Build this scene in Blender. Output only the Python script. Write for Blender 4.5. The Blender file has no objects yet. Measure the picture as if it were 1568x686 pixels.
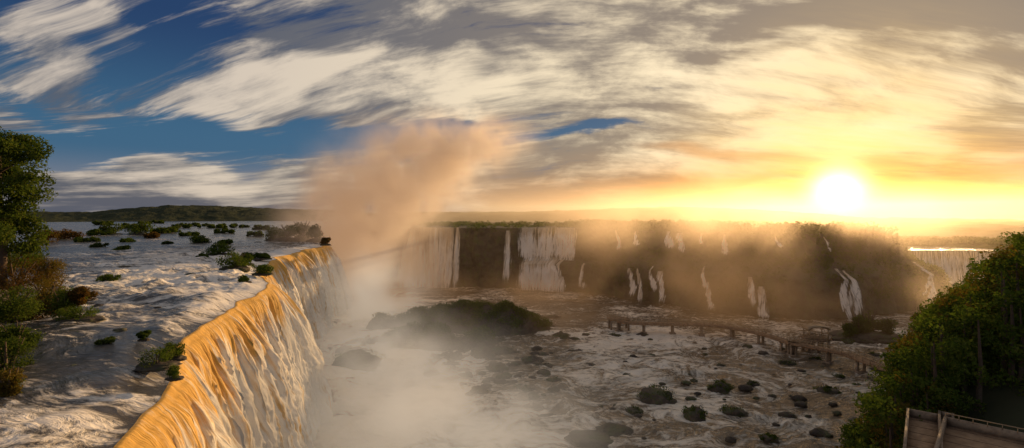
import bpy, math, random
import numpy as np
random.seed(3); rng=np.random.default_rng(5)
F=784.0; VH=330.0; H=40.0
def pz(u,v,z):
    y=F*(H-z)/(v-VH); return (y*(u-784)/F, y, z)
def pd(u,v,y):
    return (y*(u-784)/F, y, H-(v-VH)*y/F)
sc=bpy.context.scene
# ---------------- noise ----------------
def _h(ix,iy,iz):
    n=(ix.astype(np.int64)*374761393+iy.astype(np.int64)*668265263+iz.astype(np.int64)*1442695041)&0xffffffff
    n=((n^(n>>13))*1274126177)&0xffffffff
    n=((n^(n>>15))*2246822519)&0xffffffff
    return ((n^(n>>16))&0xffffff)/float(0xffffff)
def vn(x,y,z=0.0):
    x,y,z=np.broadcast_arrays(np.asarray(x,float),np.asarray(y,float),np.asarray(z,float))
    ix,iy,iz=np.floor(x),np.floor(y),np.floor(z)
    fx,fy,fz=x-ix,y-iy,z-iz
    fx=fx*fx*(3-2*fx);fy=fy*fy*(3-2*fy);fz=fz*fz*(3-2*fz)
    r=0
    for a in (0,1):
        for b in (0,1):
            for c in (0,1):
                w=(fx if a else 1-fx)*(fy if b else 1-fy)*(fz if c else 1-fz)
                r=r+w*_h(ix+a,iy+b,iz+c)
    return r*2-1
def fbm(x,y,z=0.0,o=4,g=0.5):
    r=0;a=1.0;t=0
    for i in range(o):
        k=2.03**i
        r=r+a*vn(np.asarray(x)*k+i*17.3,np.asarray(y)*k+i*5.1,np.asarray(z)*k+i*9.7);t+=a;a*=g
    return r/t
def sst(x,a,b):
    t=np.clip((np.asarray(x,float)-a)/(b-a),0,1);return t*t*(3-2*t)
# ---------------- node expression helper ----------------
class E:
    def __init__(s,nt,o): s.nt=nt;s.o=o
    def _m(s,op,*a):
        n=s.nt.nodes.new('ShaderNodeMath');n.operation=op
        for i,v in enumerate((s,)+a):
            if isinstance(v,E): s.nt.links.new(v.o,n.inputs[i])
            else: n.inputs[i].default_value=float(v)
        return E(s.nt,n.outputs[0])
    def __add__(s,b): return s._m('ADD',b)
    __radd__=__add__
    def __sub__(s,b): return s._m('SUBTRACT',b)
    def __rsub__(s,b): return (s*-1.0)+b
    def __mul__(s,b): return s._m('MULTIPLY',b)
    __rmul__=__mul__
    def __truediv__(s,b): return s._m('DIVIDE',b)
    def ss(s,a,b,lo=0.0,hi=1.0):
        n=s.nt.nodes.new('ShaderNodeMapRange');n.interpolation_type='SMOOTHSTEP'
        s.nt.links.new(s.o,n.inputs[0])
        if a>b: a,b,lo,hi=b,a,hi,lo
        for i,v in zip((1,2,3,4),(a,b,lo,hi)): n.inputs[i].default_value=v
        return E(s.nt,n.outputs[0])
    def clamp(s):
        n=s.nt.nodes.new('ShaderNodeClamp');s.nt.links.new(s.o,n.inputs[0]);return E(s.nt,n.outputs[0])
    def exp(s): return s._m('EXPONENT')
def comb(nt,x,y,z):
    n=nt.nodes.new('ShaderNodeCombineXYZ')
    for i,v in enumerate((x,y,z)):
        if isinstance(v,E): nt.links.new(v.o,n.inputs[i])
        else: n.inputs[i].default_value=v
    return n.outputs[0]
def noise(nt,vec,scale=1,detail=4,rough=0.5,dist=0.0,dim='3D'):
    n=nt.nodes.new('ShaderNodeTexNoise');n.noise_dimensions=dim;n.inputs['Scale'].default_value=scale
    n.inputs['Detail'].default_value=detail;n.inputs['Roughness'].default_value=rough
    n.inputs['Distortion'].default_value=dist
    nt.links.new(vec,n.inputs['Vector']);return E(nt,n.outputs[0])
def mixc(nt,f,a,b,mode='MIX'):
    n=nt.nodes.new('ShaderNodeMix');n.data_type='RGBA';n.blend_type=mode
    for i,v in ((0,f),(6,a),(7,b)):
        if isinstance(v,E): nt.links.new(v.o,n.inputs[i])
        elif isinstance(v,bpy.types.NodeSocket): nt.links.new(v,n.inputs[i])
        elif i==0: n.inputs[0].default_value=v
        else: n.inputs[i].default_value=(*v,1)
    return n.outputs[2]
def newmat(name):
    m=bpy.data.materials.new(name);m.use_nodes=True
    nt=m.node_tree;nt.nodes.clear()
    out=nt.nodes.new('ShaderNodeOutputMaterial')
    return m,nt,out
def coords(nt):
    t=nt.nodes.new('ShaderNodeTexCoord').outputs['Object']
    s=nt.nodes.new('ShaderNodeSeparateXYZ');nt.links.new(t,s.inputs[0])
    return t,E(nt,s.outputs[0]),E(nt,s.outputs[1]),E(nt,s.outputs[2])
def principled(nt,out,col,rough=0.8,bump=None,bs=0.5,bd=0.1,spec=0.5):
    p=nt.nodes.new('ShaderNodeBsdfPrincipled')
    if isinstance(col,tuple): p.inputs['Base Color'].default_value=(*col,1)
    else: nt.links.new(col,p.inputs['Base Color'])
    if isinstance(rough,E): nt.links.new(rough.o,p.inputs['Roughness'])
    else: p.inputs['Roughness'].default_value=rough
    p.inputs['Specular IOR Level'].default_value=spec
    if bump is not None:
        b=nt.nodes.new('ShaderNodeBump');b.inputs['Strength'].default_value=bs;b.inputs['Distance'].default_value=bd
        nt.links.new(bump.o,b.inputs['Height']);nt.links.new(b.outputs[0],p.inputs['Normal'])
    nt.links.new(p.outputs[0],out.inputs['Surface']);return p
# ---------------- world ----------------
SAZ,SEL=32.5,2.0
sd=(math.sin(math.radians(SAZ))*math.cos(math.radians(SEL)),math.cos(math.radians(SAZ))*math.cos(math.radians(SEL)),math.sin(math.radians(SEL)))
def azel(u,v):
    az=math.atan((u-784)/F);el=math.atan((VH-v)/F*math.cos(az));return math.degrees(az),math.degrees(el)
w=bpy.data.worlds.new("World");sc.world=w;w.use_nodes=True
nt=w.node_tree;nt.nodes.clear()
out=nt.nodes.new('ShaderNodeOutputWorld');bg=nt.nodes.new('ShaderNodeBackground')
nt.links.new(bg.outputs[0],out.inputs[0])
tc=nt.nodes.new('ShaderNodeTexCoord').outputs['Generated']
sp=nt.nodes.new('ShaderNodeSeparateXYZ');nt.links.new(tc,sp.inputs[0])
X,Y,Z=[E(nt,sp.outputs[i]) for i in range(3)]
az=X._m('ARCTAN2',Y)*57.2958
el=Z._m('ARCSINE')*57.2958
dot=(X*sd[0]+Y*sd[1]+Z*sd[2])._m('MINIMUM',1.0)
ang=dot._m('ARCCOSINE')*57.2958
wn=noise(nt,comb(nt,az*0.05,el*0.11,3.0),1.0,2,0.55,dim='2D')-0.5
wn2=noise(nt,comb(nt,az*0.05+31.0,el*0.11+7.0,9.0),1.0,2,0.55,dim='2D')-0.5
PW=comb(nt,az+wn*18.0,el+wn2*8.0,0.0)
def blobs(items):
    acc=None
    for (u,v,su,sv,rot,A) in items:
        a0,e0=azel(u,v)
        m=nt.nodes.new('ShaderNodeMapping');m.vector_type='TEXTURE'
        m.inputs['Location'].default_value=(a0,e0,0);m.inputs['Rotation'].default_value=(0,0,math.radians(rot));m.inputs['Scale'].default_value=(su/13.7,sv/13.7,1)
        nt.links.new(PW,m.inputs['Vector'])
        l=nt.nodes.new('ShaderNodeVectorMath');l.operation='LENGTH';nt.links.new(m.outputs[0],l.inputs[0])
        e=E(nt,l.outputs['Value']).ss(1.65,0.0,0.0,A)
        acc=e if acc is None else acc+e
    return acc
arch=(az-8.0)*(az-8.0)*0.0066*(el/9.0).clamp()
q=el+arch
st=noise(nt,comb(nt,az*0.04+wn*0.9,q*0.17+wn2*0.6,0.0),1.0,5,0.58,dim='2D')
fs=noise(nt,comb(nt,az*0.11+wn*1.0+11.0,q*0.75+wn2*1.0,4.0),1.0,7,0.66,dim='2D')
big=noise(nt,comb(nt,az*0.10+wn*0.9+5.0,q*0.26+wn2*0.6+3.0,7.0),1.0,7,0.60,dim='2D')
bl=blobs([(20,60,150,120,0,0.95),(275,70,75,90,40,0.95),(330,225,260,34,5,1.4),(60,235,90,35,0,0.9),
  (620,205,180,20,6,1.0),(860,214,190,9,0,1.1),(440,15,110,35,10,0.45),(115,110,38,100,-10,-0.75),(40,205,60,14,-10,-0.6),
  (345,265,110,10,4,-0.9),(300,298,260,8,0,-0.7)])
back=(az._m('ABSOLUTE')).ss(60,120)*0.5
clearm=(bl+back-az.ss(-2,18)*0.55+(st-0.5)*-2.1+(fs-0.5)*-2.3-0.26).ss(-0.05,0.85)
r=el.ss(1.2,6.5)
hl=mixc(nt,az.ss(-40,5),(0.20,0.21,0.26),(0.45,0.30,0.20))
clear=mixc(nt,r,hl,(0.030,0.110,0.210))
clear=mixc(nt,el.ss(7,19),clear,(0.010,0.040,0.12))
lit=blobs([(330,185,210,22,28,0.9),(620,120,260,40,8,0.7),(1000,140,300,60,0,0.7),(1250,190,280,90,0,0.85),(1420,110,120,50,-10,0.4),
   (110,90,60,110,20,0.3),(330,262,130,14,3,0.9),(80,215,60,15,0,0.5),(850,15,200,30,0,0.4),(1080,60,140,26,0,0.35),
   (720,62,120,20,0,-0.85),(1300,25,160,20,-8,-0.9),(1560,20,140,60,0,-0.9),(480,60,130,36,10,-0.45),
   (1530,180,28,60,-40,-0.9),(960,172,170,11,0,-0.7),(250,305,260,14,0,-0.7),(620,165,130,12,6,-0.35),(1180,95,140,12,-4,-0.4)])
litm=(lit*0.8+(st-0.5)*2.0+(fs-0.5)*2.0+(big-0.5)*2.8+0.08).ss(-0.35,1.35)
warm=ang.ss(72,6)
shade=mixc(nt,warm,(0.085,0.10,0.135),(0.30,0.235,0.165))
light=mixc(nt,warm,(0.62,0.53,0.44),(1.05,0.86,0.55))
cloud=mixc(nt,litm,shade,light)
sky=mixc(nt,clearm,cloud,clear)
hw=(el.ss(8.5,0.3)*az.ss(-16,18)*az.ss(140,60))*(0.66+(fs-0.5)*1.2)
hcol=mixc(nt,ang.ss(26,6),(0.66,0.31,0.11),(1.0,0.37,0.03))
sky=mixc(nt,hw.clamp(),sky,hcol)
yel=(ang.ss(20,2))*(0.70+(fs-0.5)*1.6)
sky=mixc(nt,yel.clamp()*0.85,sky,mixc(nt,el.ss(1,7),(1.0,0.40,0.03),(1.05,0.70,0.24)))
pk=blobs([(1120,243,75,12,-5,0.9),(1310,245,40,8,0,0.8),(1370,275,25,7,0,0.8),(1130,290,80,8,0,0.6),(1500,262,60,6,0,0.6)])*(0.5+fs)
sky=mixc(nt,pk.clamp()*0.8,sky,(0.74,0.36,0.12))
sky=mixc(nt,el.ss(-1,-4),sky,(0.06,0.05,0.04))
ns=nt.nodes.new('ShaderNodeTexSky');ns.sky_type='NISHITA';ns.sun_disc=False
ns.sun_elevation=math.radians(SEL);ns.sun_rotation=math.radians(SAZ)
nis=mixc(nt,1.0,ns.outputs[0],(0.015,0.015,0.02),'MULTIPLY')
sky=mixc(nt,1.0,sky,nis,'ADD')
g1=(ang*ang*(-1/3.2)).exp()*4.0; g2=(ang*(-1/2.8)).exp()*1.15
cg=mixc(nt,1.0,comb(nt,g1,g1*0.85,g1*0.5),comb(nt,g2,g2*0.58,g2*0.13),'ADD')
sky=mixc(nt,1.0,sky,cg,'ADD')
nt.links.new(sky,bg.inputs[0]);bg.inputs[1].default_value=1.0
# sun
L=bpy.data.lights.new('sun','SUN');L.energy=5.0;L.angle=math.radians(0.6);L.color=(1.0,0.61,0.27)
so=bpy.data.objects.new('sun',L);sc.collection.objects.link(so)
LEL=8.0;LAZ=36.0
from mathutils import Vector
dv=Vector((math.sin(math.radians(LAZ))*math.cos(math.radians(LEL)),math.cos(math.radians(LAZ))*math.cos(math.radians(LEL)),math.sin(math.radians(LEL))))
so.rotation_euler=dv.to_track_quat('Z','Y').to_euler()
# camera
cam=bpy.data.cameras.new('camera');co=bpy.data.objects.new('camera',cam);sc.collection.objects.link(co)
cam.sensor_width=36;cam.lens=18;cam.clip_end=20000;cam.clip_start=0.5
co.location=(0,0,H);co.rotation_euler=(math.radians(90)-math.atan(13/F),0,0);sc.camera=co
sc.view_settings.view_transform='Standard';sc.view_settings.look='None';sc.view_settings.exposure=0
# ---------------- mesh helpers ----------------
def mesh(name,V,Fc,mats,parent=None,smooth=True,attrs=None,midx=None):
    V=np.asarray(V,np.float32);Fc=np.asarray(Fc,np.int32)
    me=bpy.data.meshes.new(name);k=Fc.shape[1]
    me.vertices.add(len(V));me.vertices.foreach_set('co',V.ravel())
    me.loops.add(Fc.size);me.loops.foreach_set('vertex_index',Fc.ravel())
    me.polygons.add(len(Fc));me.polygons.foreach_set('loop_start',np.arange(0,Fc.size,k,dtype=np.int32))
    try: me.polygons.foreach_set('loop_total',np.full(len(Fc),k,np.int32))
    except Exception: pass
    if smooth: me.polygons.foreach_set('use_smooth',np.ones(len(Fc),bool))
    if midx is not None: me.polygons.foreach_set('material_index',np.asarray(midx,np.int32))
    me.update(calc_edges=True)
    for m in (mats if isinstance(mats,list) else [mats]): me.materials.append(m)
    if attrs:
        for kx,va in attrs.items():
            at=me.attributes.new(kx,'FLOAT','POINT');at.data.foreach_set('value',np.asarray(va,np.float32).ravel())
    o=bpy.data.objects.new(name,me);sc.collection.objects.link(o)
    if parent: o.parent=parent
    return o
def gridf(nr,nc):
    i=np.arange(nr-1)[:,None]*nc+np.arange(nc-1)[None,:]
    i=i.ravel();return np.stack([i,i+1,i+nc+1,i+nc],1)
def grid(name,X,Y,Z,mat,attrs=None,parent=None):
    return mesh(name,np.stack([X.ravel(),Y.ravel(),Z.ravel()],1),gridf(*X.shape),mat,parent,True,attrs)
def attr(nt,n):
    a=nt.nodes.new('ShaderNodeAttribute');a.attribute_name=n;return E(nt,a.outputs['Fac'])
def catmull(P,n):
    P=np.array(P,float);P=np.vstack([2*P[0]-P[1],P,2*P[-1]-P[-2]]);o=[]
    for i in range(1,len(P)-2):
        t=np.linspace(0,1,n,endpoint=False)[:,None]
        a,b,c,d=P[i-1],P[i],P[i+1],P[i+2]
        o.append(0.5*((2*b)+(c-a)*t+(2*a-5*b+4*c-d)*t**2+(3*b-a-3*c+d)*t**3))
    o.append(P[-2:-1]);return np.vstack(o)
# ---------------- materials ----------------
def m_foliage(name,c1,c2,c3,sc_=0.35):
    m,nt,out=newmat(name);t,x,y,z=coords(nt)
    g=nt.nodes.new('ShaderNodeNewGeometry');rp=E(nt,g.outputs['Random Per Island'])
    n=noise(nt,t,sc_,1)
    c=mixc(nt,n.ss(0.35,0.65),c1,c2);c=mixc(nt,(rp-0.55).ss(0,0.45)*0.7,c,c3)
    d=nt.nodes.new('ShaderNodeBsdfDiffuse');nt.links.new(c,d.inputs[0])
    tr=nt.nodes.new('ShaderNodeBsdfTranslucent');c2_=mixc(nt,1.0,c,(1.2,1.3,0.6),'MULTIPLY');nt.links.new(c2_,tr.inputs[0])
    mx=nt.nodes.new('ShaderNodeMixShader');mx.inputs[0].default_value=0.4
    nt.links.new(d.outputs[0],mx.inputs[1]);nt.links.new(tr.outputs[0],mx.inputs[2]);nt.links.new(mx.outputs[0],out.inputs[0]);return m
M_fol=m_foliage('foliage',(0.045,0.075,0.016),(0.09,0.13,0.026),(0.14,0.15,0.03))
M_far=m_foliage('foliage_far',(0.045,0.07,0.02),(0.085,0.12,0.025),(0.12,0.14,0.04),0.08)
M_aut=m_foliage('foliage_ochre',(0.14,0.10,0.028),(0.18,0.12,0.03),(0.11,0.12,0.028))
M_red=m_foliage('foliage_reddish',(0.11,0.06,0.02),(0.15,0.078,0.028),(0.08,0.09,0.02))
M_grass=m_foliage('foliage_bright',(0.06,0.10,0.02),(0.10,0.14,0.026),(0.15,0.16,0.04),0.8)
def m_rock():
    m,nt,out=newmat('basalt_rock');t,x,y,z=coords(nt)
    n=noise(nt,t,0.25,6,0.6);n2=noise(nt,t,1.5,5,0.6)
    c=mixc(nt,n.ss(0.3,0.7),(0.035,0.028,0.022),(0.12,0.09,0.065))
    c=mixc(nt,(n*0.6+n2*0.4).ss(0.48,0.58)*0.8,c,(0.055,0.08,0.02))
    principled(nt,out,c,0.75,n2+n,0.8,0.6);return m
M_rock=m_rock()
def m_bark():
    m,nt,out=newmat('bark');t,x,y,z=coords(nt)
    n=noise(nt,t,3,4);principled(nt,out,mixc(nt,n,(0.05,0.035,0.025),(0.14,0.10,0.07)),0.9,n,0.6,0.1);return m
M_bark=m_bark()
def m_water(name,deep,brown,foamc,sx,rough=0.12,bd=0.35,cov=0.0,fineamp=1.5):
    m,nt,out=newmat(name);t,x,y,z=coords(nt)
    fo=attr(nt,'foam')
    wv=noise(nt,comb(nt,x*0.035,y*0.05,0.0),1.0,2)
    wv2=noise(nt,comb(nt,x*0.05,y*0.04,8.0),1.0,2)
    n1=noise(nt,comb(nt,x*sx[0]+wv*7.0,y*sx[1]+wv2*9.0,0.0),1.0,6,0.62,1.2)
    n2=noise(nt,comb(nt,x*sx[0]*5+wv*16.0,y*sx[1]*3.5+wv2*14.0,2.0),1.0,6,0.68,0.8)
    n3=noise(nt,comb(nt,x*0.05,y*0.05,5.0),1.0,3,0.6,0.6)
    f=(fo+(n1-0.5)*2.6+(n2-0.5)*fineamp+(n3-0.5)*1.5+cov).ss(0.20,0.90)
    c=mixc(nt,n3.ss(0.35,0.65),deep,brown);c=mixc(nt,f,c,foamc)
    principled(nt,out,c,f.ss(0,1,rough,0.65),n1*1.1+n2*0.65+f*0.35,1.0,bd);return m
M_wlow=m_water('river_water',(0.10,0.075,0.045),(0.22,0.165,0.10),(0.92,0.85,0.72),(0.14,0.30),0.18,0.55,0.10,1.9)
M_wup=m_water('upper_river_water',(0.03,0.032,0.034),(0.08,0.065,0.045),(0.94,0.90,0.84),(0.12,0.30),0.18,0.35,0.06,1.9)
def m_fall(name,amber,white,darkc,cx=0.0,fx=1.0,alpha=False,bd=0.45,tl=0.3,wk=1.0):
    m,nt,out=newmat(name);s=attr(nt,'s');t=attr(nt,'t')
    n1=noise(nt,comb(nt,s*0.8*fx,t*1.0,0.0),1.0,6,0.62,0.2)
    n2=noise(nt,comb(nt,s*3.6*fx,t*2.6,1.0),1.0,6,0.68,0.3)
    n3=noise(nt,comb(nt,s*0.14*fx,t*0.8,4.0),1.0,3)
    n4=noise(nt,comb(nt,s*1.1*fx,t*14.0,6.0),1.0,5,0.65,0.8)
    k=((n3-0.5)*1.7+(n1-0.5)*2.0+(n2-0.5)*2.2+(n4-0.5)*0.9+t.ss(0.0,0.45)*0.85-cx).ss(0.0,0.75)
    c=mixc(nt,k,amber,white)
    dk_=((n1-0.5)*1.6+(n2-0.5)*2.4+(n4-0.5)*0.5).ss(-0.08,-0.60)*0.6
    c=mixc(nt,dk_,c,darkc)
    p=principled(nt,out,c,0.6,n1*1.0+n2*0.8+n4*0.35,0.9,bd,0.2)
    if alpha:
        e=attr(nt,'e')
        a=(e+(n1-0.5)*2.2+(n2-0.5)*2.0-0.08).ss(0.02,0.70)
        nt.links.new(a.o,p.inputs['Alpha'])
        return m
    tr=nt.nodes.new('ShaderNodeBsdfTranslucent');nt.links.new(c,tr.inputs[0])
    mx=nt.nodes.new('ShaderNodeMixShader');mx.inputs[0].default_value=tl
    nt.links.new(p.outputs[0],mx.inputs[1]);nt.links.new(tr.outputs[0],mx.inputs[2]);nt.links.new(mx.outputs[0],out.inputs[0])
    return m
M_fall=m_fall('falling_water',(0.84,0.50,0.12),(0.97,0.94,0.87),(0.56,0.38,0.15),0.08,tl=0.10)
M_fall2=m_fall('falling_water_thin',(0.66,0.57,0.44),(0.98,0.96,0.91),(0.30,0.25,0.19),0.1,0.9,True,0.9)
# ---------------- foliage ----------------
def leaves(blobs,n,size,flat=0.0,seed=0):
    r=np.random.default_rng(seed+11);B=np.array(blobs,float)
    wgt=(B[:,3]*B[:,4]+B[:,3]*B[:,5]+B[:,4]*B[:,5]);wgt/=wgt.sum()
    k=r.choice(len(B),n,p=wgt);b=B[k]
    d=r.normal(size=(n,3));d/=np.linalg.norm(d,axis=1,keepdims=True)
    rad=r.random(n)**0.35
    rad*=1+0.28*fbm(d[:,0]*2.5+k*3.1,d[:,1]*2.5,d[:,2]*2.5,2)
    P=b[:,:3]+d*rad[:,None]*b[:,3:]
    nn=d+r.normal(size=(n,3))*0.8;nn/=np.linalg.norm(nn,axis=1,keepdims=True)
    a=np.cross(nn,r.normal(size=(n,3)));a/=np.linalg.norm(a,axis=1,keepdims=True);c=np.cross(nn,a)
    s=(size*(0.6+0.9*r.random(n)))[:,None]
    V=np.stack([P-a*s,P-c*s*0.5+nn*s*0.15,P+a*s,P+c*s*0.5+nn*s*0.15],1).reshape(-1,3)
    return V,np.arange(4*n).reshape(-1,4)
def clumps(cx,cy,cz,rx,ry,rz,n,cr,seed=0):
    r=np.random.default_rng(seed+77);o=[]
    for i in range(n):
        d=r.normal(size=3);d/=np.linalg.norm(d);q=r.random()**0.45
        s=cr*(0.6+0.8*r.random())
        o.append((cx+d[0]*rx*q,cy+d[1]*ry*q,cz+d[2]*rz*q,s,s,s*0.7))
    return o
def tube(pts,rad,ns=8):
    V=[];Fc=[]
    pts=[Vector(p) for p in pts]
    for i,p in enumerate(pts):
        d=(pts[min(i+1,len(pts)-1)]-pts[max(i-1,0)]).normalized()
        a=d.orthogonal().normalized();b=d.cross(a)
        for j in range(ns):
            t=2*math.pi*j/ns;V.append(p+(a*math.cos(t)+b*math.sin(t))*rad[i])
    for i in range(len(pts)-1):
        for j in range(ns):
            Fc.append((i*ns+j,i*ns+(j+1)%ns,(i+1)*ns+(j+1)%ns,(i+1)*ns+j))
    return np.array([tuple(v) for v in V]),np.array(Fc)
def merge(parts):
    V=[];Fc=[];M=[];o=0
    for (v,f,mi) in parts:
        V.append(v);Fc.append(f+o);M.append(np.full(len(f),mi));o+=len(v)
    return np.vstack(V),np.vstack(Fc),np.concatenate(M)
def tree(name,x,y,z,h,cr,n,leaf,mat,seed=0,nclump=22,trunk_frac=0.35,limbs=9):
    r=np.random.default_rng(seed);parts=[]
    tr=[(x,y,z),(x+cr*0.05,y,z+h*0.3),(x-cr*0.04,y+0.2,z+h*0.6),(x+cr*0.03,y,z+h*0.9)]
    parts.append((*tube(tr,[h*0.03,h*0.022,h*0.014,h*0.004]),0))
    bl=[]
    for i in range(limbs):
        f=trunk_frac+(0.95-trunk_frac)*i/limbs;a=i*2.4+r.random()
        base=np.array([x,y,z+h*f]);ln=cr*(1.0-0.55*abs(f-0.55)/0.45)*(0.75+0.4*r.random())
        tip=base+np.array([math.cos(a)*ln,math.sin(a)*ln,h*0.10])
        mid=(base+tip)/2+np.array([0,0,h*0.02])
        parts.append((*tube([base,mid,tip],[h*0.009,h*0.006,h*0.002],6),0))
        for q in range(max(2,nclump//limbs)):
            p=base+(tip-base)*(0.45+0.65*r.random())+r.normal(size=3)*cr*0.12
            s=cr*(0.16+0.16*r.random());bl.append((*p,s*1.2,s*1.2,s*0.75))
    bl.append((x,y,z+h*0.95,cr*0.25,cr*0.25,cr*0.25))
    v,f=leaves(bl,n,leaf,seed=seed);parts.append((v,f,1))
    V,Fc,M=merge(parts);return mesh(name,V,Fc,[M_bark,mat],smooth=False,midx=M)
def bush(name,x,y,z,rx,rz,n,leaf,mat,seed=0,ncl=10,ry=None):
    ry=ry or rx
    parts=[]
    r=np.random.default_rng(seed)
    for i in range(5):
        a=i*1.26+r.random();parts.append((*tube([(x,y,z-0.3),(x+math.cos(a)*rx*0.25,y+math.sin(a)*ry*0.25,z+rz*0.5),(x+math.cos(a)*rx*0.6,y+math.sin(a)*ry*0.6,z+rz*0.9)],[rz*0.05,rz*0.03,rz*0.01],5),0))
    bl=clumps(x,y,z+rz*0.45,rx*0.75,ry*0.75,rz*0.45,ncl,min(rx,rz*1.2)*0.42,seed)
    v,f=leaves(bl,n,leaf,seed=seed);parts.append((v,f,1))
    V,Fc,M=merge(parts);return mesh(name,V,Fc,[M_bark,mat],smooth=False,midx=M)
# ---------------- ground ----------------
def m_ground():
    m,nt,out=newmat('ground_soil');t,x,y,z=coords(nt);n=noise(nt,t,0.2,5)
    principled(nt,out,mixc(nt,n,(0.02,0.03,0.01),(0.05,0.05,0.02)),0.95);return m
M_ground=m_ground()
g=np.linspace(-9000,9000,21);GX,GY=np.meshgrid(g,g);grid('ground',GX,GY,np.full_like(GX,-6.0),M_ground)
# ---------------- upper river + left falls ----------------
ZU=28.0
lip=catmull([(-6,-30),(-12,-5),(-18,14),(-21.6,26.4),(-26,38),(-35,54),(-38,67),(-42.5,84),(-47,98),(-56,112),(-64,134),(-72,160),(-77,190),(-81,222),(-87,232),(-110,270),(-150,360),(-165,450),(-120,560),(0,800),(100,1150)],30)
ylip=lip[:,1];xlip=lip[:,0]
o_=np.argsort(ylip);ylip=ylip[o_];xlip=xlip[o_]
def lipx(y):
    y=np.asarray(y,float)
    return np.interp(y,ylip,xlip)+fbm(y*0.12,0.3,1.2,3)*2.4*sst(y,10,40)+fbm(y*0.03,7.3,1.2,2)*3.0*sst(y,60,100)
ys=np.concatenate([np.linspace(5,130,420),np.linspace(130.5,300,220),np.geomspace(301,1250,120)])
rs=np.concatenate([np.linspace(0,60,240)[:-1],np.geomspace(60,2500,120)])
YY,RR=np.meshgrid(ys,rs,indexing='ij')
XX=lipx(YY)-RR
def foam_up(X,Y,R):
    f=0.95*np.exp(-(((X+62+ (Y-95)*0.35)/26)**2+((Y-98)/42)**2))
    f+=0.55*np.exp(-(((X+95)/40)**2+((Y-170)/50)**2))
    f+=0.65*np.exp(-(((X+27)/5)**2+((Y-30)/7)**2))
    f+=0.40*np.exp(-((R-2)/3.5)**2)*sst(Y,45,70)
    f+=0.25*sst(fbm(X*0.03,Y*0.02,2,3),0.0,0.5)*sst(Y,110,180)*(1-sst(Y,350,600))
    f+=0.35*np.exp(-(((X+110)/25)**2+((Y-330)/40)**2))
    return f-0.10
def upz(X,Y,R):
    wx=fbm(X*0.05,Y*0.05,4,2)*1.5
    z=ZU+ (fbm(X*0.22+wx,Y*0.14+wx,0,5,0.52)*1.3+fbm(X*0.8,Y*0.5,3,3)*0.2)*sst(R,0,5)*(0.20+foam_up(X,Y,R))
    return z+sst(R,4,60)*0.7*sst(Y,40,90)-0.9*(1-sst(R,0,4))
fo=foam_up(XX,YY,RR)
grid('upper_river',XX,YY,upz(XX,YY,RR),M_wup,{'foam':fo})
yc=np.linspace(5,234,1700);tt=np.concatenate([np.linspace(0,0.12,24)[:-1],np.linspace(0.12,1,170)])
YC,TT=np.meshgrid(yc,tt,indexing='ij')
lx=lipx(yc);dx=np.gradient(lx,yc);
ks=np.ones(41)/41;dx=np.convolve(np.pad(dx,20,'edge'),ks,'valid')
nl=np.sqrt(1+dx**2);nx=(1/nl)[:,None];ny=(-dx/nl)[:,None]
S=np.cumsum(np.concatenate([[0],np.hypot(np.diff(yc),np.diff(lx))]))[:,None]+0*TT
drop=28.5*np.clip((TT-0.015)/0.985,0,1)**1.2
thr=0.8*TT/0.05*(TT<0.05)+(TT>=0.05)*(0.8+8.6*np.clip((TT-0.05)/0.95,0,1)**0.75)
bul=fbm(S*0.10,TT*0.6,0,3)*3.0*sst(TT,0,0.35)
rid=fbm(S*0.38+fbm(S*0.1,TT*1.2,5,2)*0.7,TT*0.9,3,4,0.55)
strand=((1-np.abs(rid))**3-0.6)*1.7*sst(TT,0.01,0.30)
rid2=fbm(S*1.3+fbm(S*0.3,TT*1.5,15,2)*0.5,TT*1.3,23,3,0.55)
strand+=((1-np.abs(rid2))**3-0.6)*0.6*sst(TT,0.005,0.12)
froth=(1-np.abs(fbm(S*0.55,TT*7,16,4,0.6)))**2
fine=fbm(S*2.4,TT*7,6,3,0.65)*0.30*sst(TT,0.02,0.2)+(froth-0.6)*1.1*sst(TT,0.15,0.8)
off=thr+bul+strand+fine
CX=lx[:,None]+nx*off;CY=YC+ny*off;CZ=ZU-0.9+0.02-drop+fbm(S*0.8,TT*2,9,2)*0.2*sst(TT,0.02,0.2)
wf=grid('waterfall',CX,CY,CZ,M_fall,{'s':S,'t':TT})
yc2=np.linspace(228,620,300);tt2=np.linspace(0,1,40);A,Bt=np.meshgrid(yc2,tt2,indexing='ij')
WX=lipx(A)+Bt*4+fbm(A*0.15,Bt*5,2,4)*2.5*sst(Bt,0,0.1);grid('gorge_cliff',WX,A,ZU-1-Bt*34,M_rock)
# ---------------- lower river ----------------
xs=np.concatenate([np.linspace(-120,260,620),np.linspace(262,600,40)]);yy=np.concatenate([np.linspace(40,260,520),np.linspace(262,640,60)])
LX,LY=np.meshgrid(xs,yy)
lf=0.8*np.exp(-((LX-lipx(LY)-18)/30)**2)+0.45*np.exp(-(((LX-55)/45)**2+((LY-168)/18)**2))+0.35*np.exp(-(((LX-35)/20)**2+((LY-130)/22)**2))\
   +0.4*np.exp(-(((LX-130)/34)**2+((LY-165)/16)**2))+0.35*fbm(LX*0.04,LY*0.05,3,2)+0.16
wx=fbm(LX*0.04,LY*0.04,4,2)*1.5
lz=fbm(LX*0.14+wx,LY*0.24+wx,0,5,0.52)*1.3*(0.5+lf)+fbm(LX*0.6,LY*0.9,4,3)*0.28
grid('lower_river',LX,LY,lz,M_wlow,{'foam':lf})
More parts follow.
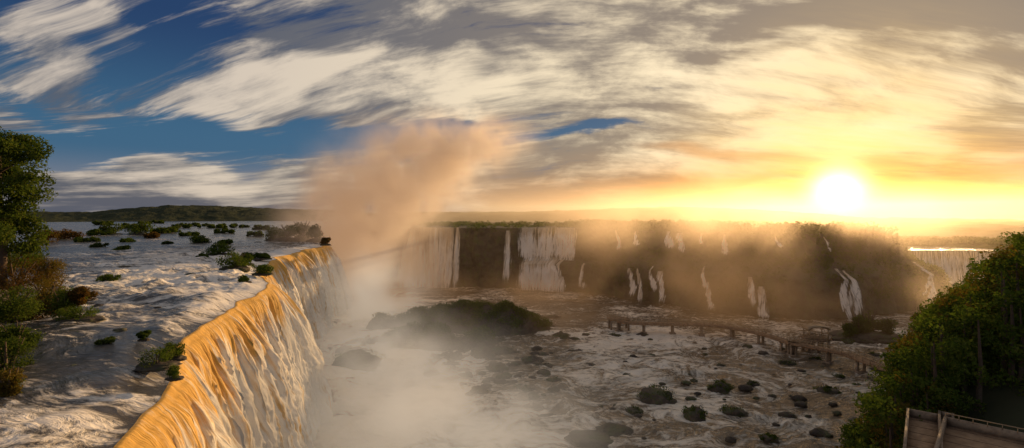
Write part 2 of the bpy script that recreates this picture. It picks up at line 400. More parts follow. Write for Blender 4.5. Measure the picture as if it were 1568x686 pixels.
# ---------------- far cliffs ----------------
path=catmull([(-150,520),(-120,400),(-98,325),(-80,298),(-52,290),(-22,285),(0,280),(20,276),(40,264),(56,245),(75,224),(92,206),(110,198),(136,200),(165,211),(188,222),(203,236),(222,280),(250,380),(300,500)],40)
dp=np.gradient(path,axis=0);dp/=np.linalg.norm(dp,axis=1,keepdims=True)
nrm=np.stack([dp[:,1],-dp[:,0]],1)
kk=np.ones(61)/61
nrm=np.stack([np.convolve(np.pad(nrm[:,i],30,'edge'),kk,'valid') for i in (0,1)],1);nrm/=np.linalg.norm(nrm,axis=1,keepdims=True)
sarc=np.cumsum(np.concatenate([[0],np.hypot(*np.diff(path,axis=0).T)]))
def cliff(s,p,rough=1.0,out_=0.0):
    s=np.asarray(s,float);p=np.asarray(p,float)
    px=np.interp(s,sarc,path[:,0]);py=np.interp(s,sarc,path[:,1]);nx=np.interp(s,sarc,nrm[:,0]);ny=np.interp(s,sarc,nrm[:,1])
    wB=sst(px,38,70)
    ub=np.exp(-((px-20)/19)**4)
    zA=33*p; bA=3*p+9*sst(p,0.42,0.5)*ub
    zB=np.interp(p,[0,.42,.6,1],[0,15,21,32]);bB=np.interp(p,[0,.42,.6,1],[0,4,15,20])
    z=zA*(1-wB)+zB*wB;b=bA*(1-wB)+bB*wB
    z=z-(4.0*sst(px,170,203)+3*sst(px,203,230))*p
    d=rough*(fbm(s*0.10,z*0.05,1,3)*3.2+fbm(s*0.45,z*0.10,2,4,0.6)*1.8*(1-0.3*wB)+fbm(s*0.3,z*0.35,8,3)*1.0)
    d=d+(1-rough)*fbm(s*0.10,z*0.05,1,3)*3.2
    o=d-b+out_
    return px+nx*o,py+ny*o,z
ss_=np.linspace(0,sarc[-1],1300);pp=np.linspace(-0.05,1,90)
SS,PP=np.meshgrid(ss_,pp,indexing='ij')
cx,cy,cz=cliff(SS,PP)
dd=np.concatenate([np.linspace(2,60,24),np.geomspace(64,900,50)])
TX=cx[:,-1:]+0*dd[None,:];TY=cy[:,-1:]+dd[None,:]
TZ=cz[:,-1:]+sst(dd,0,50)[None,:]*fbm(TX*0.02,TY*0.02,1,3)*1.5-1.0*sst(dd,20,100)[None,:]
TZ=TZ+fbm(TX*0.15,TY*0.15,5,3)*0.8*sst(dd,0,20)[None,:]
grid('far_cliff',np.hstack([cx,TX]),np.hstack([cy,TY]),np.hstack([cz,TZ]),M_rock)
def s_of_u(u,p):
    s=np.linspace(sarc[0],sarc[-1],4000);x,y,z=cliff(s,p+0*s,0)
    uu=784+784*x/y; m=(np.interp(s,sarc,path[:,0])<206)&(np.interp(s,sarc,path[:,0])>-90)
    return s[m][np.argmin(np.abs(uu[m]-u))]
def ribbon(u0,u1,p0,p1,u0b=None,u1b=None,name='far_waterfall',cov=0.0,out_=1.2,top=1.0):
    a0,a1=s_of_u(u0,p1),s_of_u(u1,p1);b0,b1=s_of_u(u0b or u0,p0),s_of_u(u1b or u1,p0)
    nc=max(18,int(abs(a1-a0)*4));w_=np.linspace(0,1,nc);t=np.linspace(0,1,80)
    W,T=np.meshgrid(w_,t,indexing='ij')
    wd=abs(a1-a0)
    wfac=top+(1-top)*T**0.7
    Wc=0.5+(W-0.5)*wfac
    s=(a0+(a1-a0)*Wc)*(1-T)+(b0+(b1-b0)*Wc)*T+fbm(T*2.2,a0,0,3)*min(1.6,wd*0.35)*T
    p=p1+(p0-p1)*T
    x,y,z=cliff(s,p,0.0,0)
    ex=out_+1.6*np.sqrt(T)+fbm(s*0.6,T*1.5,3,4)*1.4-np.abs(fbm(s*0.25,T*1.6,9,3))*1.6
    nx=np.interp(s,sarc,nrm[:,0]);ny=np.interp(s,sarc,nrm[:,1])
    edge=np.minimum(W,1-W)*wd+fbm(T*5,W*2,a0,3)*0.25*min(wd,4)
    e=0.46+cov-0.8*np.exp(-(np.maximum(edge,0)/(0.22*min(wd,9)))**2)
    if wd<6: e=e+0.12-0.25*T
    e=e-0.5*sst(T,0.80,1.0)
    return grid(name,x+nx*ex,y+ny*ex,z+0.3*(T<0.02),M_fall2,{'s':s,'t':T,'e':e})
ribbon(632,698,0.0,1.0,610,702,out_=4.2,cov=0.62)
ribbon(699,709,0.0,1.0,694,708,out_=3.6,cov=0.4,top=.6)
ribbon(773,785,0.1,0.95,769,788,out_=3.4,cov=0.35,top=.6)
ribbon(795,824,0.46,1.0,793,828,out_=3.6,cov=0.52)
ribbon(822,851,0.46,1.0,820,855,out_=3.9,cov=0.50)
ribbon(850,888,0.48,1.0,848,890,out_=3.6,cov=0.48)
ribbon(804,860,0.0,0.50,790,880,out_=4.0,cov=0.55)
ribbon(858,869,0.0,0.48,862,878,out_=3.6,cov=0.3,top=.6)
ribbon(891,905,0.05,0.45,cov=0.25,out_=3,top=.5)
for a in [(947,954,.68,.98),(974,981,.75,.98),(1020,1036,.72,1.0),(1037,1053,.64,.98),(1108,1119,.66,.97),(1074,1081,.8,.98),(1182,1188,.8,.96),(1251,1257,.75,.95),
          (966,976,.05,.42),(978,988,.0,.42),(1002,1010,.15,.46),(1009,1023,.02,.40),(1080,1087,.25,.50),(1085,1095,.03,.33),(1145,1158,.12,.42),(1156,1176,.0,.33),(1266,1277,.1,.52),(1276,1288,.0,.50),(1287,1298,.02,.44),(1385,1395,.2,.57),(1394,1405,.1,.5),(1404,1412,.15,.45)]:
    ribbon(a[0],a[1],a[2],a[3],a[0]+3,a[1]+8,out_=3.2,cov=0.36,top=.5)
def scatter_cliff(n,size,seed):
    r=np.random.default_rng(seed);s=r.random(n*4)*sarc[-1];p=r.random(n*4)
    x0=np.interp(s,sarc,path[:,0])
    keep=((x0>34)&(p>0.12)&(fbm(s*0.09,p*4,3,3)>-0.12-0.55*((p>.38)&(p<.68))-0.4*(p>.9)))|((p>0.93)&(x0<34)&(fbm(s*0.05,1,1,2)>0.05))
    return s[keep][:n],p[keep][:n],r
s,p,r=scatter_cliff(2600,1,4)
x,y,z=cliff(s,p)
bl=[(x[i],y[i],z[i]+0.8,a,a,a*0.8) for i,a in enumerate(0.9+1.6*r.random(len(x))**1.5)]
v,f=leaves(bl,60000,0.45,seed=2);mesh('cliff_jungle',v,f,M_far,smooth=False)
r=np.random.default_rng(8);bl=[]
for i in range(2600):
    s=r.random()*sarc[-1];d=1+ (r.random()**1.7)*160
    x,y,z=[float(q) for q in cliff(s,1.0)]
    if -75<x<37 and (d<14): continue
    hgt=(1.2+2.8*r.random())*(1.0 if x>45 else 0.6)*(1-0.55*float(sst(x,165,200)))
    bl.append((x,y+d,z+hgt*0.7-0.6,hgt*1.1,hgt*1.1,hgt*0.85))
v,f=leaves(bl,80000,0.65,seed=5);mesh('plateau_forest',v,f,M_far,smooth=False)
# distant falls behind promontory
xs_=np.linspace(236,288,120);t_=np.linspace(0,1,50);A,Bt=np.meshgrid(xs_,t_,indexing='ij')
yl=300+fbm(A*0.08,1,1,3)*5
grid('distant_waterfall',A,yl-Bt*3-fbm(A*0.5,Bt*2,2,4)*1.5,19-Bt*20,M_fall2,{'s':A,'t':Bt,'e':0.6+0*A})
xs_=np.linspace(225,300,40);yy_=np.linspace(0,45,30);A,Bt=np.meshgrid(xs_,yy_,indexing='ij')
grid('distant_river',A,303+fbm(A*0.08,1,1,3)*5+Bt,19.2+0*A,M_wup,{'foam':0.45+0*A})
A,Bt=np.meshgrid(np.linspace(222,700,200),np.linspace(0,1,30),indexing='ij')
grid('distant_cliff',A,306+fbm(A*0.1,Bt*2,4,4)*4,19-Bt*24,M_rock)
A,Bt=np.meshgrid(np.linspace(240,1100,300),np.linspace(305,620,120),indexing='ij')
grid('wooded_flat',A,Bt,18.7+sst(Bt+50*sst(A,285,310),338,352)*(2.5+fbm(A*0.12,Bt*0.12,1,4)*2.0),M_far)
r=np.random.default_rng(18);bl=[(float(a),float(b)-(34 if a>300 else 0),22.5,2.6,2.6,2.2) for a,b in zip(245+260*r.random(600),342+80*r.random(600))]
v,f=leaves(bl,30000,0.7,seed=25);mesh('distant_trees',v,f,M_far,smooth=False)
# ---------------- distant hills ----------------
def m_hill():
    m,nt,out=newmat('distant_forest');t,x,y,z=coords(nt);n=noise(nt,t,0.03,7,0.65)
    principled(nt,out,mixc(nt,n.ss(0.3,0.7),(0.022,0.03,0.014),(0.055,0.065,0.028)),0.95,n,1.0,8.0,0.1);return m
M_hill=m_hill()
hu=np.array([-1500,-200,75,140,200,260,330,420,500,560,650,800,900,980,1040,1100,1200,1260,1320,1400,1500,1568,1800,3200])
hv=np.array([328,326,326,325,319,314,315,319,322,326,326,325,322,319,317,320,325,329,333,335,337,338,336,334])
azs=np.linspace(-62,62,1500);ra=np.concatenate([np.linspace(0,1,30)**1.5,1+np.linspace(0.05,3,20)])
AZ,RA=np.meshgrid(azs,ra,indexing='ij')
UU=784+784*np.tan(np.radians(AZ))
D0=1150-450*sst(UU,480,640)-150*sst(UU,1200,1400);D=D0+RA*500
hx,hy=np.sin(np.radians(AZ))*D,np.cos(np.radians(AZ))*D
dist=(D0+500)*np.cos(np.radians(AZ))
zr=H+(VH-np.interp(UU,hu,hv))*dist/F
zb=26-4*sst(UU,1100,1400)
prof=np.clip(RA,0,1);prof=1-(1-prof)**1.8
hz=zb+(zr-zb)*prof+(fbm(hx*0.045,hy*0.045,1,4,0.6)*4.5+fbm(hx*0.006,hy*0.006,3,2)*3)*sst(RA,0.0,0.2)-30*np.clip(RA-1,0,5)
hz[:,0]=5
grid('distant_hills',hx,hy,hz,M_hill)
for k,(d0,va,vb,sd_) in enumerate([(520,352,362,1),(640,343,350,2)]):
    A=np.linspace(31,60,500);Q=np.linspace(0,1,20);AZ,QQ=np.meshgrid(A,Q,indexing='ij')
    D=d0+QQ*90;x_=np.sin(np.radians(AZ))*D*1.15;y_=np.cos(np.radians(AZ))*D*1.15
    vt=va+(vb-va)*(0.5+0.5*fbm(AZ*0.15,sd_,1,3))
    zt=H-(vt-VH)*y_/F
    grid('wooded_ridge',x_,y_,15+(zt-15)*np.sin(np.clip(QQ*1.6,0,1)*1.57)+fbm(x_*0.1,y_*0.1,1,3)*3*sst(QQ,0,.2),M_hill)
# ---------------- central island and rocks ----------------
A,Bt=np.meshgrid(np.linspace(-52,22,300),np.linspace(135,212,260))
def isl(X,Y):
    m=1.15*np.exp(-(((X+20)/25)**2+((Y-186)/9)**2)**1.2)+0.9*np.exp(-(((X+3)/13)**2+((Y-180)/7)**2))+0.7*np.exp(-(((X+32)/10)**2+((Y-163)/8)**2))+0.6*np.exp(-(((X+12)/12)**2+((Y-160)/8)**2))+0.45*np.exp(-(((X+2)/7)**2+((Y-148)/6)**2))
    return m*6.5+fbm(X*0.12,Y*0.12,0,5,0.6)*4.5-1.4
Zi=isl(A,Bt);grid('rocky_island',A,Bt,np.maximum(Zi,-2.5),M_rock)
r=np.random.default_rng(4);bl=[]
while len(bl)<420:
    x=-50+70*r.random();y=146+59*r.random();zz=float(isl(x,y))
    if zz>1.8:
        a=0.6+1.3*r.random();bl.append((x,y,zz+a*0.4,a*1.3,a*1.3,a*0.8))
v,f=leaves(bl,40000,0.28,seed=9);mesh('island_shrubs',v,f,M_grass,smooth=False)
def rockgeo(x,y,z,rx,ry,rz,seed,sub=4):
    import bmesh
    bm=bmesh.new();bmesh.ops.create_icosphere(bm,subdivisions=sub,radius=1)
    V=np.array([v.co[:] for v in bm.verts]);Fc=np.array([[v.index for v in f_.verts] for f_ in bm.faces]);bm.free()
    k=1+0.5*fbm(V[:,0]*1.6+seed*3.7,V[:,1]*1.6,V[:,2]*1.6,4,0.65)
    W=V*k[:,None]*np.array([rx,ry,rz]);W[:,2]=np.maximum(W[:,2],-0.35*rz)
    return V,W+np.array([x,y,z]),Fc
def rock(name,x,y,z,rx,ry,rz,seed,veg=0,mat=None):
    V,W,Fc=rockgeo(x,y,z,rx,ry,rz,seed)
    o=mesh(name,W,Fc,M_rock)
    if veg:
        top=W[(V[:,2]>0.25)];rr=np.random.default_rng(seed);idx=rr.integers(0,len(top),14)
        bl=[(*(top[i]+np.array([0,0,0.15*rz])),rx*.3,ry*.3,rz*.35) for i in idx]
        v,f=leaves(bl,veg,0.16 if y<170 else 0.25,seed=seed);mesh('shrubs',v,f,mat or M_fol,parent=o,smooth=False)
    return o
rk=[(545,560,36,1400,5),(1005,612,27,900,5),(1066,640,19,900,6),(1127,635,20,500,4),(1103,597,17,700,5),(1155,590,9,300,4),(1270,600,16,500,3),(1209,557,12,200,3),(1252,552,9,300,4),
    (850,585,12,300,4),(814,555,17,0,5),(800,596,12,200,3),(940,515,10,200,3),(985,513,9,0,3),(1052,587,8,0,3),(972,632,14,300,4),(1340,545,9,200,4),(1320,522,22,500,3),(905,676,38,0,2),(945,662,30,0,2),
    (1180,674,13,400,4),(762,566,16,0,6),(712,577,12,0,4),(1287,578,8,200,4),(1315,592,7,150,4),(1345,642,12,500,6),(1330,680,26,1600,8),(1300,525,9,200,5),(560,530,14,0,5),
    (690,560,14,0,4),(740,545,20,0,6),(660,575,14,0,5),(600,500,16,200,6),(1060,612,8,0,3),(1235,575,6,0,3),(1105,560,6,0,2),(905,560,8,0,2),(880,520,9,0,3),(1378,520,10,200,4),(1410,508,12,300,4),(1345,505,9,200,4),(1185,608,6,0,3),(840,640,14,0,3),(1240,640,5,0,2),(1365,612,8,300,5),
    (1000,545,5,0,2),(1040,525,6,0,2),(790,625,8,0,2),(1130,515,7,0,2),(1200,535,5,0,2),(1080,535,4,0,2),(960,575,6,0,2)]
for i,(u,v,wd,vg,hh) in enumerate(rk):
    x,y,z=pz(u,v,0.0);rx=wd*y/F
    rock('river_rock',x,y,-0.1,rx,rx*0.8,max(0.5,rx*hh*0.11),i,vg,[M_fol,M_far][i%2])
r=np.random.default_rng(99);parts=[]
for i in range(110):
    if i<55: u,v=700+150*r.random(),535+75*r.random()
    else: u,v=850+500*r.random(),508+170*r.random()
    x,y,z=pz(u,v,0.0);rx=0.35+1.3*r.random()**2.2+(0.7*r.random() if i<55 else 0)
    if x>shore(y) if False else False: continue
    _,W,Fc=rockgeo(x,y,0.1,rx,rx*0.8,rx*0.55,500+i,3);parts.append((W,Fc,0))
V,Fc,M=merge(parts);mesh('boulders',V,Fc,[M_rock])
x,y,z=pz(1325,518,0);rock('islet_rock',x,y,0,11,6,2.0,91,0)
for i,(dx_,h_,r_) in enumerate([(-6,5,3.0),(-2,7.5,3.6),(2.5,9,3.8),(6.5,6.5,3.2),(0,4,3)]):
    bush('islet_bush',x+dx_,y+(i%3-1)*1.5,0.8,r_,h_,2600,0.22,M_fol,30+i,16)
# ---------------- vegetation: upper river ----------------
ub=[(360,412,24,26,M_fol),(335,390,20,17,M_fol),(400,418,17,14,M_grass),(385,396,22,9,M_fol),(305,373,15,12,M_fol),(345,375,13,8,M_grass),(215,360,20,18,M_fol),(250,358,22,10,M_fol),(170,360,26,14,M_far),
    (120,486,36,18,M_grass),(165,432,20,12,M_grass),(238,556,34,24,M_grass),(262,545,20,22,M_fol),(217,517,9,13,M_fol),(160,524,16,9,M_far),(150,380,20,8,M_far),(280,350,34,6,M_far),(330,350,30,7,M_far),(372,349,30,6,M_far),(200,350,26,7,M_far),
    (265,575,14,14,M_grass),(255,375,12,6,M_far),(130,372,20,9,M_far),(310,395,10,6,M_far),(100,368,24,14,M_red),(68,372,24,18,M_red),(420,368,18,18,M_fol),(440,369,20,26,M_fol),(462,368,20,30,M_fol),(483,370,14,24,M_fol),(498,374,9,10,M_red),(375,430,10,8,M_far),(160,345,20,6,M_far),(235,343,26,5,M_far),
    (185,385,16,9,M_fol),(150,362,22,10,M_fol),(232,366,14,9,M_red),(290,362,18,8,M_fol),(345,358,22,7,M_far),(130,456,16,10,M_red),(375,404,14,12,M_fol),(405,395,12,8,M_grass),(300,347,40,5,M_far),(400,352,22,7,M_far),(195,372,12,7,M_grass),(265,356,26,7,M_far),(390,362,16,7,M_fol)]
for i,(u,v,wd,ht,mt) in enumerate(ub):
    x,y,z=pz(u,v,ZU+0.2);k=y/F
    rock('river_rock',x,y,ZU-0.1,wd*k*0.9,wd*k*0.7,ht*k*0.25,200+i,0)
    bush('bush',x,y,ZU+ht*k*0.1,wd*k,ht*k*1.0,1500,max(0.05,1.3*k),mt,60+i,12)
for i,(u,v,wd) in enumerate([(190,410,12),(230,385,8),(150,470,16),(180,505,10),(110,560,8),(290,420,8),(90,400,12),(75,440,16),(280,365,8),(210,375,9),(145,445,10),(395,372,8),(240,470,5),(325,362,8),(60,500,12)]):
    x,y,z=pz(u,v,ZU);k=y/F;rock('river_rock',x,y,ZU-0.1,wd*k,wd*k*.8,wd*k*0.3,300+i)
# left bank land (stays behind its own shoreline)
Rb,Bt=np.meshgrid(np.linspace(-4,130,170),np.linspace(4,112,150))
edge=-(0.87*Bt+5.5)+fbm(Bt*0.1,1,1,3)*2
lz_=ZU-1.0+ (3.5*sst(Rb,-1,9)+3*sst(Rb,8,40))*(1-sst(Bt,80,100))+fbm(Rb*0.2,Bt*0.2,1,4)*0.6-2.5*sst(Bt,88,105)
grid('left_bank',edge-Rb,Bt,lz_,M_rock)
tree('tree',-70,70,30.0,21.5,5.8,34000,0.19,M_fol,5,130,0.20,18)
tree('tree',-79,74,29.5,17,5,16000,0.20,M_fol,6,70,0.15,12)
lb=[(20,430,70,50,60,M_red),(70,460,66,34,60,M_aut),(40,480,60,36,40,M_red),(95,470,62,26,55,M_grass),(15,400,75,40,50,M_fol),(70,420,74,30,40,M_aut),(118,455,62,14,28,M_red),(20,470,55,40,50,M_fol),
    (5,560,40,36,80,M_fol),(14,620,36,30,60,M_grass),(2,680,33,30,80,M_fol),(20,520,46,28,50,M_fol),(8,600,34,20,70,M_aut),(45,400,80,22,24,M_fol)]
for i,(u,v,y,wd,ht,mt) in enumerate(lb):
    x,yy_,zt=pd(u,v,y);k=y/F
    bush('bush',x,y,zt-ht*k*0.4,wd*k,ht*k,5200,0.10 if y>45 else 0.07,mt,400+i,30)
# ---------------- right bank ----------------
def shore(y): return np.interp(y,[30,70,88,105,120,130,160],[20,46,60,76,94,104,150])
def bank(X,Y):
    d=X-shore(Y);hgt=np.interp(Y,[30,70,85,100,115,135,160],[10,16,21,21,16,9,2])
    return -1.0+hgt*sst(d,-2,34)+2.0*sst(d,-1,4)+fbm(X*0.1,Y*0.1,2,3)*1.0
A,Bt=np.meshgrid(np.linspace(15,320,260),np.linspace(30,165,150))
grid('right_bank',A,Bt,np.where(A<shore(Bt)-3,-3,bank(A,Bt)),M_ground)
r=np.random.default_rng(21);n=0
blob_sets={0:[],1:[],2:[]};trunks=[]
tries=0
SKU=[1290,1310,1365,1380,1405,1430,1460,1490,1500,1530,1568,1700,1900]
SKV=[690,664,618,572,515,474,450,418,388,370,354,320,290]
while n<330 and tries<20000:
    tries+=1
    y=56+88*r.random();x=float(shore(y))+ (r.random()**1.2)*62-0.5
    if x/y>1.30 or x/y<0.6: continue
    u=784+784*x/y
    if y<72 and u>1370 : continue
    z=float(bank(x,y));d=x-float(shore(y))
    vmax=np.interp(u,SKU,SKV)+26*r.random()**1.5
    ztop=H-(vmax-VH)*y/F
    h=min(ztop-z,8+14*r.random())
    if d<5: h=min(h,3.5+5*r.random())
    if h<1.5: continue
    n+=1;cr=min(h*(0.28+0.12*r.random())+0.7,4.2)
    trunks.append((*tube([(x,y,z-0.5),(x+.3,y,z+h*.4),(x,y+.2,z+h*.85)],[h*.03,h*.02,h*.006],6),0))
    key=1 if r.random()<0.12 else (2 if r.random()<0.3 else 0)
    for q in range(14):
        dd_=r.normal(size=3);dd_/=np.linalg.norm(dd_);s=cr*(0.24+0.22*r.random())
        blob_sets[key].append((x+dd_[0]*cr*.9,y+dd_[1]*cr*.9,z+h*0.62+dd_[2]*h*0.36,s,s,s*.7))
for i in range(700):
    y=56+88*r.random();x=float(shore(y))+r.random()*70-1
    z=float(bank(x,y));u=784+784*x/y
    if y<72 and u>1370: continue
    s=1.0+1.5*r.random();blob_sets[0 if r.random()<.7 else 2].append((x,y,z+s*.5,s*1.2,s*1.2,s))
parts=trunks
for k_,(nn,mi) in {0:(160000,1),1:(36000,2),2:(66000,3)}.items():
    if blob_sets[k_]:
        v,f=leaves(blob_sets[k_],nn,0.27,seed=31+k_);parts.append((v,f,mi))
V,Fc,Mi=merge(parts);mesh('riverside_forest',V,Fc,[M_bark,M_fol,M_aut,M_grass],smooth=False,midx=Mi)
# ---------------- walkway ----------------
def m_plain(name,c1,c2,s=2.0,rough=0.8):
    m,nt,out=newmat(name);t,x,y,z=coords(nt);n=noise(nt,t,s,6,0.6)
    principled(nt,out,mixc(nt,n.ss(0.3,0.7),c1,c2),rough,n,0.4,0.05);return m
M_conc=m_plain('weathered_concrete',(0.22,0.16,0.11),(0.38,0.29,0.20))
M_deck=m_plain('deck_planks',(0.26,0.16,0.09),(0.42,0.28,0.17),1.0)
M_rail=m_plain('painted_rail',(0.36,0.25,0.15),(0.46,0.34,0.2),1.0,0.5)
def box(c,d,half,mi):
    dx_,dy_=d;V=[]
    for sx in (-1,1):
        for sy in (-1,1):
            for sz in (-1,1):
                a,b=sx*half[0],sy*half[1]
                V.append((c[0]+dx_*a-dy_*b,c[1]+dy_*a+dx_*b,c[2]+sz*half[2]))
    Fq=[(0,1,3,2),(4,6,7,5),(0,4,5,1),(2,3,7,6),(0,2,6,4),(1,5,7,3)]
    return np.array(V),np.array(Fq),mi
DZ=3.6
emp=bpy.data.objects.new('walkway_bridge',None);sc.collection.objects.link(emp)
def walkway(pts,name,wd=1.3):
    P=catmull(pts,14);parts=[];rails=[];acc=0;lastpost=-9;lastpier=-9
    for i in range(len(P)-1):
        a,b=P[i],P[i+1];d=b-a;l=np.linalg.norm(d);d=d/l;m=(a+b)/2
        parts.append(box((m[0],m[1],DZ),d,(l/2+0.03,wd,0.14),0))
        for sd_ in (-1,1):
            ox,oy=-d[1]*wd*sd_,d[0]*wd*sd_
            parts.append(box((m[0]+ox,m[1]+oy,DZ-0.22),d,(l/2+.03,0.10,0.26),0))
            rails.append(box((m[0]+ox,m[1]+oy,DZ+1.25),d,(l/2+.03,0.06,0.06),0))
            rails.append(box((m[0]+ox,m[1]+oy,DZ+0.72),d,(l/2+.03,0.035,0.035),0))
            rails.append(box((m[0]+ox,m[1]+oy,DZ+0.38),d,(l/2+.03,0.035,0.035),0))
        acc+=l
        if acc-lastpost>2.0:
            lastpost=acc
            for sd_ in (-1,1):
                ox,oy=-d[1]*wd*sd_,d[0]*wd*sd_;rails.append(box((a[0]+ox,a[1]+oy,DZ+0.7),d,(0.06,0.06,0.62),0))
        if acc-lastpier>9:
            lastpier=acc
            for sd_ in (-1,1):
                ox,oy=-d[1]*wd*.7*sd_,d[0]*wd*.7*sd_;parts.append(box((a[0]+ox,a[1]+oy,DZ/2-1.2),d,(0.3,0.25,DZ/2+0.9),1))
            parts.append(box((a[0],a[1],DZ-0.66),d,(0.3,wd*1.05,0.17),1))
            parts.append(box((a[0],a[1],-0.3),d,(0.9,wd*0.9,0.8),1))
    V,Fc,M=merge(parts);mesh(name+'_deck',V,Fc,[M_deck,M_conc],parent=emp,smooth=False,midx=M)
    V,Fc,M=merge(rails);mesh(name+'_railing',V,Fc,[M_rail],parent=emp,smooth=False)
def dk(u,v): return pz(u,v,DZ)[:2]
walkway([dk(948,492),dk(975,495),dk(1040,496),dk(1100,499),dk(1150,507),dk(1185,516),dk(1215,526)],'main')
walkway([dk(1215,526),dk(1250,532),dk(1300,543),dk(1340,558),dk(1378,572),dk(1420,590)],'shore')
walkway([dk(1215,526),dk(1235,521),dk(1262,520)],'branch',1.5)
def platform(u,v,w_,d_,name,roof=False):
    x,y=dk(u,v);parts=[box((x,y,DZ+0.02),(1,0),(w_,d_,0.2),0)];rails=[]
    for a in (-1,0,1):
        for b in (-1,1): parts.append(box((x+a*w_*.85,y+b*d_*.8,DZ/2-1),(1,0),(.3,.3,DZ/2+0.8),1))
    for hh in (1.3,0.8,0.4):
        for b in (-1,1):
            rails.append(box((x,y+b*d_,DZ+hh),(1,0),(w_,0.05,0.05),0));rails.append(box((x+b*w_,y,DZ+hh),(1,0),(0.05,d_,0.05),0))
    for a in np.linspace(-1,1,7):
        for b in (-1,1): rails.append(box((x+a*w_,y+b*d_,DZ+0.75),(1,0),(.06,.06,.6),0))
    if roof:
        for a in (-1,1):
            for b in (-1,1): rails.append(box((x+a*w_*.8,y+b*d_*.8,DZ+1.5),(1,0),(.1,.1,1.5),0))
        A_=np.linspace(0,math.pi,13)
        for i in range(12):
            a0=(A_[i]+A_[i+1])/2;L_=w_*.9*math.pi/24+.05
            cxx=x-math.cos(a0)*w_*.9;cz_=DZ+2.9+math.sin(a0)*0.9
            rails.append(box((cxx,y,cz_),(1,0),(max(.08,abs(math.sin(a0))*L_+.05),d_,0.10+abs(math.cos(a0))*.12),0))
    V,Fc,M=merge(parts);mesh(name+'_deck',V,Fc,[M_deck,M_conc],parent=emp,smooth=False,midx=M)
    V,Fc,M=merge(rails);mesh(name+'_railing',V,Fc,[M_rail],parent=emp,smooth=False)
platform(948,489,3.6,2.2,'end_platform')
platform(1251,519,3.4,2.0,'lookout_platform',True)
# ---------------- viewing tower (bottom right) ----------------
eb=bpy.data.objects.new('viewing_tower',None);sc.collection.objects.link(eb)
M_wood=m_plain('dark_wood',(0.07,0.045,0.03),(0.14,0.09,0.055))
parts=[];rl=[];ZD=14.0
def deck(uc,vf,hw,ln,zd,par=1.0,mi=0):
    x,y,_=pz(uc,vf,zd);n_=math.hypot(x,y);d=(-x/n_,-y/n_);c=(x+d[0]*ln/2,y+d[1]*ln/2)
    parts.append(box((c[0],c[1],zd-0.15),d,(ln/2,hw,0.15),mi))
    for s_ in (-1,1):
        parts.append(box((c[0]-d[1]*hw*s_,c[1]+d[0]*hw*s_,zd+par/2-0.1),d,(ln/2+.12,0.14,par/2+0.25),1))
    parts.append(box((x-d[0]*0.1,y-d[1]*0.1,zd+par/2-0.12),d,(0.12,hw-.15,par/2+0.2),1))
    for q in np.arange(1.0,ln,2.4): parts.append(box((x+d[0]*q,y+d[1]*q,zd+0.012),d,(0.03,hw-.2,0.012),2))
    for q in (1,ln*.5,ln-1):
        for s_ in (-1,1): parts.append(box((x+d[0]*q-d[1]*hw*.8*s_,y+d[1]*q+d[0]*hw*.8*s_,zd/2-2),d,(.25,.25,zd/2+1.6),1))
    return x,y,d
deck(1418,644,1.55,20,ZD,0.9)
deck(1453,640,0.7,20,ZD-1.5,0.5,2)
x,y,d=deck(1540,672,5.0,18,ZD+0.6,0.9)
for q in np.linspace(-5,5,9): rl.append(box((x-d[1]*q,y+d[0]*q,ZD+1.75),d,(.04,.04,.3),0))
rl.append(box((x,y,ZD+2.05),d,(.05,5.0,.045),0))
V,Fc,M=merge(parts);mesh('tower_deck',V,Fc,[M_deck,M_conc,M_wood],parent=eb,smooth=False,midx=M)
V,Fc,M=merge(rl);mesh('tower_railing',V,Fc,[M_rail],parent=eb,smooth=False)
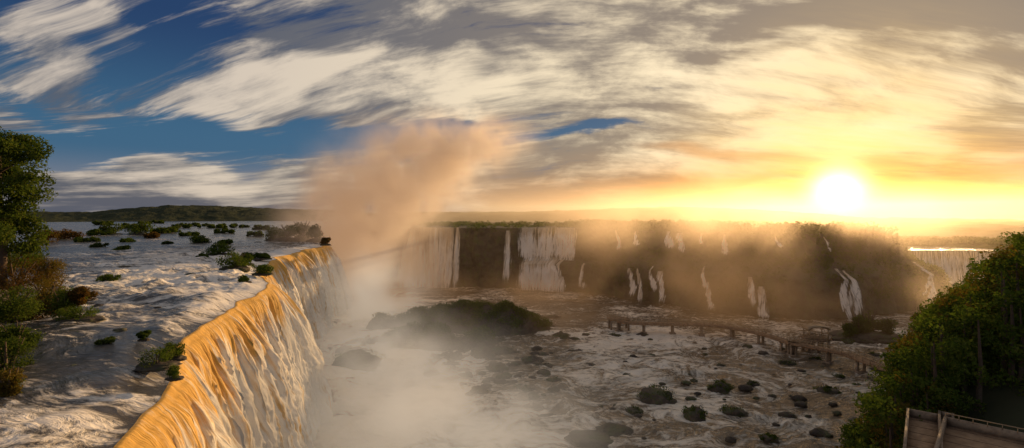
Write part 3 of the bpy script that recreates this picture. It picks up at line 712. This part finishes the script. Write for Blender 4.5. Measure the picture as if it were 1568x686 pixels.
# ---------------- mist (voxel density grids made by geometry nodes) ----------------
def mist(name,bounds,blobs,dens,nscale=0.04,lo=0.42,hi=0.7,g=0.45,col=(1,0.97,0.93),base=0.0,emis=0.0,step=2.0,vox=2.0,ecol=(1,0.8,0.62)):
    gt=bpy.data.node_groups.new(name+'_density','GeometryNodeTree')
    gt.interface.new_socket('Geometry',in_out='OUTPUT',socket_type='NodeSocketGeometry')
    go=gt.nodes.new('NodeGroupOutput');vc=gt.nodes.new('GeometryNodeVolumeCube')
    pos=gt.nodes.new('GeometryNodeInputPosition').outputs[0]
    sp=gt.nodes.new('ShaderNodeSeparateXYZ');gt.links.new(pos,sp.inputs[0])
    x,y,z=[E(gt,sp.outputs[i]) for i in range(3)]
    n=noise(gt,comb(gt,x,y,z),nscale,6,0.60,0.8)
    tot=None
    for (cx_,cy_,cz_,rx,ry,rz,A_) in blobs:
        a=(x-cx_)/rx;b=(y-cy_)/ry;c=(z-cz_)/rz
        e=((a*a+b*b+c*c)*-1.0).exp()*A_
        tot=e if tot is None else tot+e
    tot=tot+base
    d=(tot*n.ss(lo,hi))
    x0,x1,y0,y1,z0,z1=bounds;fx=(x1-x0)*.15;fy=(y1-y0)*.15;fz=(z1-z0)*.3
    d=d*x.ss(x0,x0+fx)*x.ss(x1,x1-fx)*y.ss(y0,y0+fy)*y.ss(y1,y1-fy)*z.ss(z1,z1-fz)
    d=d*dens
    gt.links.new(d.o,vc.inputs['Density'])
    vc.inputs['Min'].default_value=(x0,y0,z0);vc.inputs['Max'].default_value=(x1,y1,z1)
    for i,k in enumerate(('X','Y','Z')): vc.inputs['Resolution '+k].default_value=int((bounds[2*i+1]-bounds[2*i])/vox)
    m,nt,out=newmat(name+'_vapour')
    p=nt.nodes.new('ShaderNodeVolumePrincipled')
    p.inputs['Color'].default_value=(*col,1);p.inputs['Anisotropy'].default_value=g
    p.inputs['Density'].default_value=1.0;p.inputs['Density Attribute'].default_value='density'
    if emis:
        at=attr(nt,'density');nt.links.new((at*emis).o,p.inputs['Emission Strength']);p.inputs['Emission Color'].default_value=(*ecol,1)  # added self-glow in the vapour, standing in for multiply scattered light
    nt.links.new(p.outputs[0],out.inputs['Volume'])
    try: m.cycles.volume_step_rate=step
    except Exception: print('no step rate')
    sm=gt.nodes.new('GeometryNodeSetMaterial');sm.inputs['Material'].default_value=m
    gt.links.new(vc.outputs[0],sm.inputs[0]);gt.links.new(sm.outputs[0],go.inputs[0])
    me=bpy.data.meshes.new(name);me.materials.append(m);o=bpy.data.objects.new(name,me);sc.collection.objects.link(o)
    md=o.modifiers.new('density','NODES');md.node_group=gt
    return o
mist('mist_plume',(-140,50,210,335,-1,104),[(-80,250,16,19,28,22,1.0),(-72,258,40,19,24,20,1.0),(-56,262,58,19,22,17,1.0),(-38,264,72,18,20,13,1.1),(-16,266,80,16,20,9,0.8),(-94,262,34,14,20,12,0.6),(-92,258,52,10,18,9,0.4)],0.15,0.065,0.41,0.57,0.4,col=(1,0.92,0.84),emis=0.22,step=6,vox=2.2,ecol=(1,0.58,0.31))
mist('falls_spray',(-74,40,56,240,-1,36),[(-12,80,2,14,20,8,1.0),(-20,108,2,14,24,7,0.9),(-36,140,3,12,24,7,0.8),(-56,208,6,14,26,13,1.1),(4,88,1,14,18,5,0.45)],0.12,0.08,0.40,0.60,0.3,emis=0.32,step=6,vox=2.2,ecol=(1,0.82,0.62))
mist('valley_haze',(-78,215,120,300,-1,58),[(-55,240,5,22,40,16,0.8),(20,255,3,40,22,9,1.3),(80,195,14,42,30,16,0.7),(110,180,8,50,20,12,0.4),(70,215,36,40,34,12,1.2),(125,215,38,44,34,11,1.4),(0,190,0,40,30,9,0.4),(40,240,26,26,20,14,0.6)],0.022,0.035,0.42,0.62,0.65,base=0.02,emis=0.30,step=5,vox=4.0,ecol=(1,0.50,0.18),col=(1,0.86,0.70))  # orange emission puts the sunlit glow into the haze itself
# thin uniform haze in the distance
m,nt,out=newmat('haze_vapour');vs=nt.nodes.new('ShaderNodeVolumeScatter');vs.inputs['Color'].default_value=(1,0.78,0.54,1)
vs.inputs['Density'].default_value=0.0013;vs.inputs['Anisotropy'].default_value=0.65;nt.links.new(vs.outputs[0],out.inputs['Volume'])
V=np.array([(a,b,c) for a in (-100,900) for b in (331,1500) for c in (-5,66)])
mesh('distance_haze',V,np.array([(0,1,3,2),(4,6,7,5),(0,4,5,1),(2,3,7,6),(0,2,6,4),(1,5,7,3)]),m,smooth=False)
